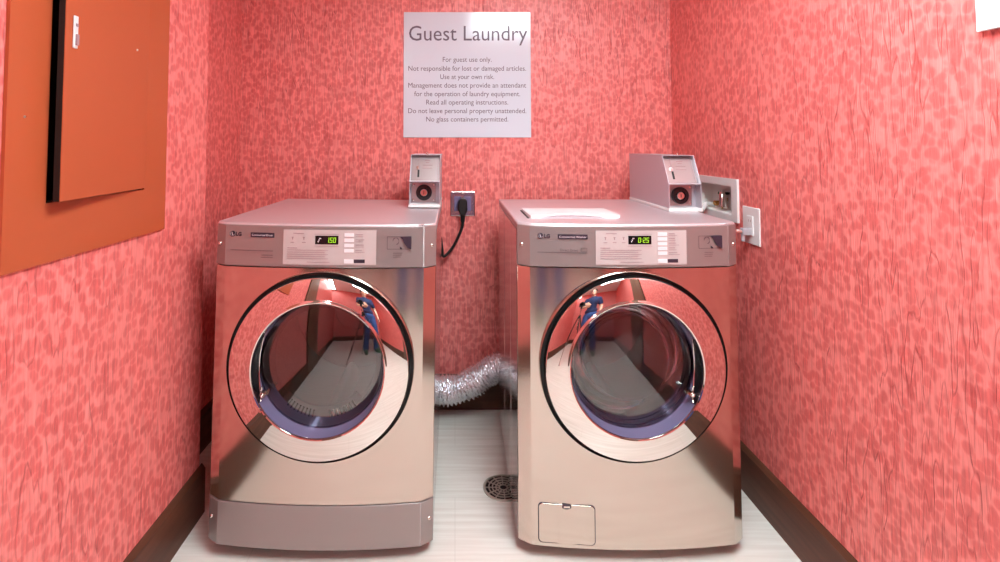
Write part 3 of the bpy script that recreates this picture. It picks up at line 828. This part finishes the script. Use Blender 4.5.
# recessed valve box
vb = thing('valve_box', (XR, 2.045, 0.937), 'white recessed plumbing box with brass valves in the right wall behind the washer', 'valve box')
a0, a1, b0, b1 = VY0-2.045, VY1-2.045, VZ0-0.937, VZ1-0.937
o0, o1_, c0, c1 = 1.866-2.045, 2.222-2.045, 0.0, 0.158
mb = MB()
for a in ((o0, a0, c0, c1), (a1, o1_, c0, c1), (a0, a1, c0, b0), (a0, a1, b1, c1)): mb.box(-0.008, 0, *a)
mb.build('frame', M['white'], vb)
mb = MB()
mb.box(0.062, 0.066, a0, a1, b0, b1)
for a in ((a0, a0+0.003, b0, b1), (a1-0.003, a1, b0, b1), (a0, a1, b0, b0+0.003), (a0, a1, b1-0.003, b1)): mb.box(-0.004, 0.064, *a)
mb.build('inner_box', M['grey_box'], vb)
mb = MB()
vy = 0.02
mb.cyl((0.05, vy, b0+0.003), 0.011, 0, 0.03, 'z', 18); mb.cyl((0.05, vy, b0+0.033), 0.015, 0, 0.014, 'z', 6); mb.cyl((0.05, vy, b0+0.045), 0.008, 0, 0.014, 'z', 14)
mb.cyl((0.05, vy, b0+0.026), 0.010, -0.04, 0.0, 'x', 14)
vl = mb.build('valve', M['brass'], vb, smooth=40)
mb = MB()
for k in range(6):
    a = 2*PI*k/6
    mb.tube([(0.05, vy, b0+0.062), (0.05+0.024*math.cos(a), vy+0.024*math.sin(a), b0+0.066)], [0.006, 0.004], 8)
mb.build('handwheel', M['green'], vl)
mb = MB()
mb.tube(bez([(0.03, -0.03, b0+0.01), (0.02, -0.035, b0+0.05), (0.01, -0.045, b0+0.072), (0.0, -0.06, b0+0.06), (-0.004, -0.063, b0+0.02)]), 0.010, 12)
mb.build('hose', M['chrome_dull'], vb, smooth=60)
mb = MB(); mb.cyl((0.03, -0.03, b0+0.066), 0.014, 0, 0.008, 'z', 14); mb.build('cap', M['black'], vb, bevel=0.002)
mb = MB()
mb.tube(bez([(0.04, 0.085, b0+0.012), (0.0, 0.06, b0+0.018), (-0.03, 0.02, b0+0.014), (-0.05, 0.0, b0+0.0)]), 0.009, 12)
mb.build('hose', M['white'], vb, smooth=60)

# notice on the right wall, cut by the picture's edge
nt = thing('wall_notice', (XR, 0.84, 1.441), 'plain white sheet on the right wall at the top right corner', 'notice')
MB().box(-0.010, 0, -0.153, 0.153, 0, 0.42).build('board', M['paper'], nt, bevel=0.001)

# ================================================================== DUCT AND DRAIN
def duct():
    P = bez([(-0.42, 2.322, 0.135), (-0.25, 2.326, 0.130), (-0.08, 2.33, 0.128), (0.03, 2.332, 0.140), (0.12, 2.336, 0.188), (0.19, 2.338, 0.226), (0.3, 2.342, 0.275), (0.42, 2.342, 0.30)], 46)
    mb = MB(); bm = mb.bm
    n = len(P); seg = 40; rings = []
    rnd = random.Random(3)
    for i, p in enumerate(P):
        t = (P[min(i+1, n-1)]-P[max(i-1, 0)]).normalized()
        a = Vector((0, 1, 0)); a = (a-t*a.dot(t)).normalized(); b = t.cross(a)
        ph = (i % 7)
        base = (0.0525, 0.0535, 0.058, 0.0625, 0.063, 0.0605, 0.0555)[ph]
        ring = []
        for k in range(seg):
            an = 2*PI*k/seg
            r = base+rnd.uniform(-0.0024, 0.0024)+0.003*math.sin(i*0.11+an*2)
            ring.append(bm.verts.new(p+(a*math.cos(an)+b*math.sin(an))*r+t*rnd.uniform(-0.0012, 0.0012)))
        rings.append(ring)
    for A, B in zip(rings, rings[1:]):
        for k in range(seg): bm.faces.new((A[k], A[(k+1) % seg], B[(k+1) % seg], B[k]))
    bm.faces.new(rings[0]); bm.faces.new(rings[-1])
    o = mb.build('flexible_duct', M['foil'])
    return tag(o, 'crinkled silver foil duct on the floor running between dryer and washer', 'duct')
duct()

dn = thing('floor_drain', (0.172, 1.878, 0), 'round metal floor drain grate beside the washer', 'floor drain')
MB().lathe([(0.072, 0), (0.072, 0.003), (0.070, 0.0042), (0.064, 0.0042), (0.063, 0.0005)], (0, 0, 0), 'z', 48).build('rim', M['grate'], dn, smooth=40)
MB().cyl((0, 0, 0.0), 0.064, 0.0003, 0.0009, 'z', 40).build('sump', M['dark'], dn)
mb = MB()
for r in (0.014, 0.0265, 0.039, 0.0515): mb.lathe([(r-0.002, 0.0012), (r-0.002, 0.0036), (r+0.002, 0.0036), (r+0.002, 0.0012)], (0, 0, 0), 'z', 40)
for k in range(12):
    a = 2*PI*k/12; r0 = 0.012
    ca, sa = math.cos(a), math.sin(a); d = 0.0018
    mb.prism([(r0*ca-d*sa, r0*sa+d*ca), (r0*ca+d*sa, r0*sa-d*ca), (0.064*ca+d*sa, 0.064*sa-d*ca), (0.064*ca-d*sa, 0.064*sa+d*ca)], 0.0012, 0.0034, 'z')
mb.build('grate', M['grate'], dn)

# ================================================================== CAMERA ON TRIPOD AND PHOTOGRAPHER (mirrored in the steel and chrome)
M['skin'] = mat('skin', srgb(222, 172, 148), 0.5)
M['navy'] = mat('navy_cotton', srgb(34, 42, 84), 0.85)
M['denim'] = mat('blue_denim', srgb(58, 88, 150), 0.85)
M['shoe'] = mat('green_shoe', srgb(36, 120, 84), 0.6)
M['hair'] = mat('dark_hair', srgb(44, 30, 24), 0.6)

tp = thing('camera_tripod', (0, -0.09, 0), 'black and silver camera tripod in the opening facing the machines', 'tripod')
MB().cyl((0, 0, 0), 0.014, 0.62, 1.10, 'z', 16).build('center_column', M['chrome_dull'], tp, smooth=40)
MB().lathe([(0, 1.08), (0.02, 1.08), (0.024, 1.10), (0.02, 1.125), (0.03, 1.13), (0.03, 1.14), (0, 1.14)], (0, 0, 0), 'z', 20).build('head', M['black'], tp, smooth=40)
MB().lathe([(0, 0.86), (0.032, 0.86), (0.036, 0.89), (0.03, 0.93), (0, 0.93)], (0, 0, 0), 'z', 20).build('spider', M['black'], tp, smooth=40)
for k in range(3):
    a = R(270+120*k); ca, sa = math.cos(a), math.sin(a)
    P = lambda t: (ca*(0.025+0.36*t), sa*(0.025+0.36*t), 0.89*(1-t)+0.012*t)
    lg = MB().tube([P(0), P(0.5)], 0.013, 12).build('leg', M['black'], tp, smooth=40)
    MB().tube([P(0.48), P(0.99)], 0.009, 12).build('leg_extension', M['chrome_dull'], lg, smooth=40)
    MB().ball(P(0.995), 0.013).build('foot', M['black'], lg, smooth=60)
ph = thing('camera', (0, -0.09, 1.14), 'black photo camera on the tripod', 'camera')
MB().box(-0.068, 0.068, -0.04, 0.026, 0.0, 0.092).box(-0.022, 0.022, -0.03, 0.022, 0.09, 0.118).build('body', M['black'], ph, bevel=0.008)
MB().lathe([(0, 0.02), (0.034, 0.02), (0.034, 0.05), (0.038, 0.062), (0.036, 0.062), (0.03, 0.055), (0, 0.05)], (0, 0, 0.06), 'y', 28).build('lens', M['black_gloss'], ph, smooth=35)

PX, PY = 0.20, -0.50
def skinned(name, branches, m, parent, sub=1, extra=None, voxel=None):
    verts, rad, edges, idx = [], [], [], {}
    for br in branches:
        prev = None
        for x, y, z, r in br:
            key = (round(x, 4), round(y, 4), round(z, 4))
            if key not in idx: idx[key] = len(verts); verts.append(key); rad.append(r)
            if prev is not None and prev != idx[key]: edges.append((prev, idx[key]))
            prev = idx[key]
    # tapered tubes and balls along every bone, fused into one surface by a voxel remesh
    mb = MB()
    for a, b in edges:
        mb.tube([verts[a], verts[b]], [rad[a], rad[b]], 14)
    for v, r in zip(verts, rad): mb.ball(v, r, 14)
    if extra: extra(mb)
    o = mb.build(name, m, parent)
    md = o.modifiers.new('remesh', 'REMESH'); md.mode = 'VOXEL'; md.voxel_size = voxel or 0.009; md.use_smooth_shade = True
    sm = o.modifiers.new('smooth', 'SMOOTH'); sm.iterations = 3 if (voxel or 0.009) > 0.006 else 2; sm.factor = 0.5
    dg = bpy.context.evaluated_depsgraph_get(); dg.update()
    me = bpy.data.meshes.new_from_object(o.evaluated_get(dg))
    o.modifiers.clear(); old = o.data; nm = old.name; o.data = me; bpy.data.meshes.remove(old); me.name = nm
    me.shade_smooth()
    return o
pr = thing('person', (PX, PY, 0), 'person in navy shirt, blue jeans and green shoes standing behind the tripod', 'person')
def ell(mb, c, r):
    b2 = MB(); b2.ball((0, 0, 0), 1, 24)
    b2.bm.verts.index_update()
    vs = [mb.bm.verts.new((c[0]+v.co.x*r[0], c[1]+v.co.y*r[1], c[2]+v.co.z*r[2])) for v in b2.bm.verts]
    for f in b2.bm.faces: mb.bm.faces.new([vs[v.index] for v in f.verts])
    b2.bm.free()
HZ = 1.60
spine = [(0, 0, 0.93, 0.115), (0, 0.0, 1.05, 0.105), (0, 0.015, 1.20, 0.115), (0, 0.03, 1.35, 0.105), (0, 0.04, 1.43, 0.06), (0, 0.055, 1.50, 0.05), (0, 0.065, HZ, 0.06)]
def leg(s):
    return [(0, 0, 0.93, 0.115), (s*0.085, 0, 0.90, 0.095), (s*0.10, 0.015, 0.70, 0.078), (s*0.105, 0.02, 0.50, 0.055), (s*0.11, -0.005, 0.35, 0.053), (s*0.115, -0.01, 0.10, 0.036), (s*0.12, 0.05, 0.05, 0.036), (s*0.13, 0.14, 0.035, 0.030)]
# arms: the left hand of the picture lies on the camera, the other hangs half bent
armc = [(0, 0.03, 1.35, 0.105), (-0.16, 0.03, 1.38, 0.052), (-0.225, 0.10, 1.17, 0.042), (-0.05, 0.23, 1.14, 0.030), (-0.028, 0.265, 1.17, 0.026)]
armf = [(0, 0.03, 1.35, 0.105), (0.16, 0.03, 1.38, 0.052), (0.24, 0.0, 1.12, 0.042), (0.235, 0.13, 0.93, 0.030), (0.23, 0.165, 0.88, 0.027)]
def hand(wr, d, side, up):
    """palm and five bent fingers from wrist wr, pointing along d; side = across the palm, up = away from the palm"""
    d, side, up = Vector(d).normalized(), Vector(side).normalized(), Vector(up).normalized()
    w = Vector(wr); B = []
    for k, (off, L) in enumerate(((-0.030, 0.066), (-0.010, 0.078), (0.010, 0.073), (0.029, 0.058))):
        p0 = w; p1 = w+d*0.075+side*off; p2 = p1+d*L*0.45-up*L*0.12; p3 = p2+d*L*0.3-up*L*0.22; p4 = p3+d*L*0.15-up*L*0.22
        B.append([(*p0, 0.022), (*(w+d*0.04+side*off*0.8), 0.015), (*p1, 0.0115), (*p2, 0.0092), (*p3, 0.0085), (*p4, 0.0075)])
    t1 = w+d*0.025-side*0.03; t2 = t1+d*0.03-side*0.022-up*0.008; t3 = t2+d*0.028-side*0.006-up*0.008
    B.append([(*w, 0.022), (*t1, 0.0135), (*t2, 0.0105), (*t3, 0.0085)])
    return B
def head(mb):
    hx, hy = 0, 0.075
    ell(mb, (hx, hy-0.01, HZ+0.045), (0.074, 0.093, 0.095)); ell(mb, (hx, hy+0.02, HZ-0.03), (0.056, 0.068, 0.072))
    ell(mb, (hx, hy+0.092, HZ+0.005), (0.013, 0.020, 0.016)); ell(mb, (hx, hy+0.084, HZ+0.025), (0.009, 0.012, 0.024))
    ell(mb, (hx, hy+0.078, HZ-0.040), (0.022, 0.012, 0.009)); ell(mb, (hx, hy+0.070, HZ-0.078), (0.022, 0.02, 0.016))
    for s_ in (-1, 1): ell(mb, (hx+s_*0.076, hy-0.012, HZ+0.012), (0.008, 0.018, 0.030))
bd = skinned('body', [spine, leg(-1), leg(1), armc, armf]+hand(armc[-1][:3], (-0.5, 0.85, 0.1), (0.1, 0.1, -1), (0.85, 0.5, 0))+hand(armf[-1][:3], (-0.05, 0.55, -0.8), (0, -0.8, -0.55), (1, 0, 0)), M['skin'], pr, extra=head, voxel=0.0055)
for s_ in (-1, 1):
    e = MB(); ell(e, (s_*0.031, 0.148, HZ+0.030), (0.013, 0.011, 0.010)); e.build('eye', M['white'], bd, smooth=60)
def hair(mb):
    ell(mb, (0, 0.055, HZ+0.062), (0.083, 0.098, 0.092)); ell(mb, (0, 0.02, HZ+0.01), (0.078, 0.062, 0.085))
hr = skinned('hair', [[(0, 0.05, HZ+0.06, 0.07), (0, 0.03, HZ+0.05, 0.07)]], M['hair'], pr, extra=hair, voxel=0.007)
grow = lambda ch, g: [(x, y, z, r+g) for x, y, z, r in ch]
skinned('shirt', [grow(spine[1:5], 0.016), grow([armc[0], armc[1], (-0.20, 0.072, 1.25, 0.045)], 0.016), grow([armf[0], armf[1], (0.212, 0.012, 1.22, 0.045)], 0.016)], M['navy'], pr,
        extra=lambda mb: (ell(mb, (0, 0.03, 1.30), (0.185, 0.135, 0.155)), ell(mb, (0, 0.0, 1.03), (0.168, 0.134, 0.11))))
skinned('jeans', [grow([(0, 0, 0.93, 0.12)]+leg(s_)[1:5]+[(s_*0.115, -0.01, 0.085, 0.052)], 0.010) for s_ in (-1, 1)], M['denim'], pr, extra=lambda mb: ell(mb, (0, 0, 0.93), (0.168, 0.132, 0.11)))
for s_ in (-1, 1):
    sh = skinned('shoe', [[(s_*0.115, -0.025, 0.07, 0.046), (s_*0.117, -0.03, 0.045, 0.044), (s_*0.12, 0.06, 0.046, 0.045), (s_*0.13, 0.15, 0.040, 0.039)]], M['shoe'], pr, voxel=0.007)
    MB().prism([(s_*0.118+math.cos(t_)*0.047, 0.06+math.sin(t_)*0.13) for t_ in [2*PI*i_/20 for i_ in range(20)]], 0.0, 0.016, 'z').build('sole', M['white'], sh)
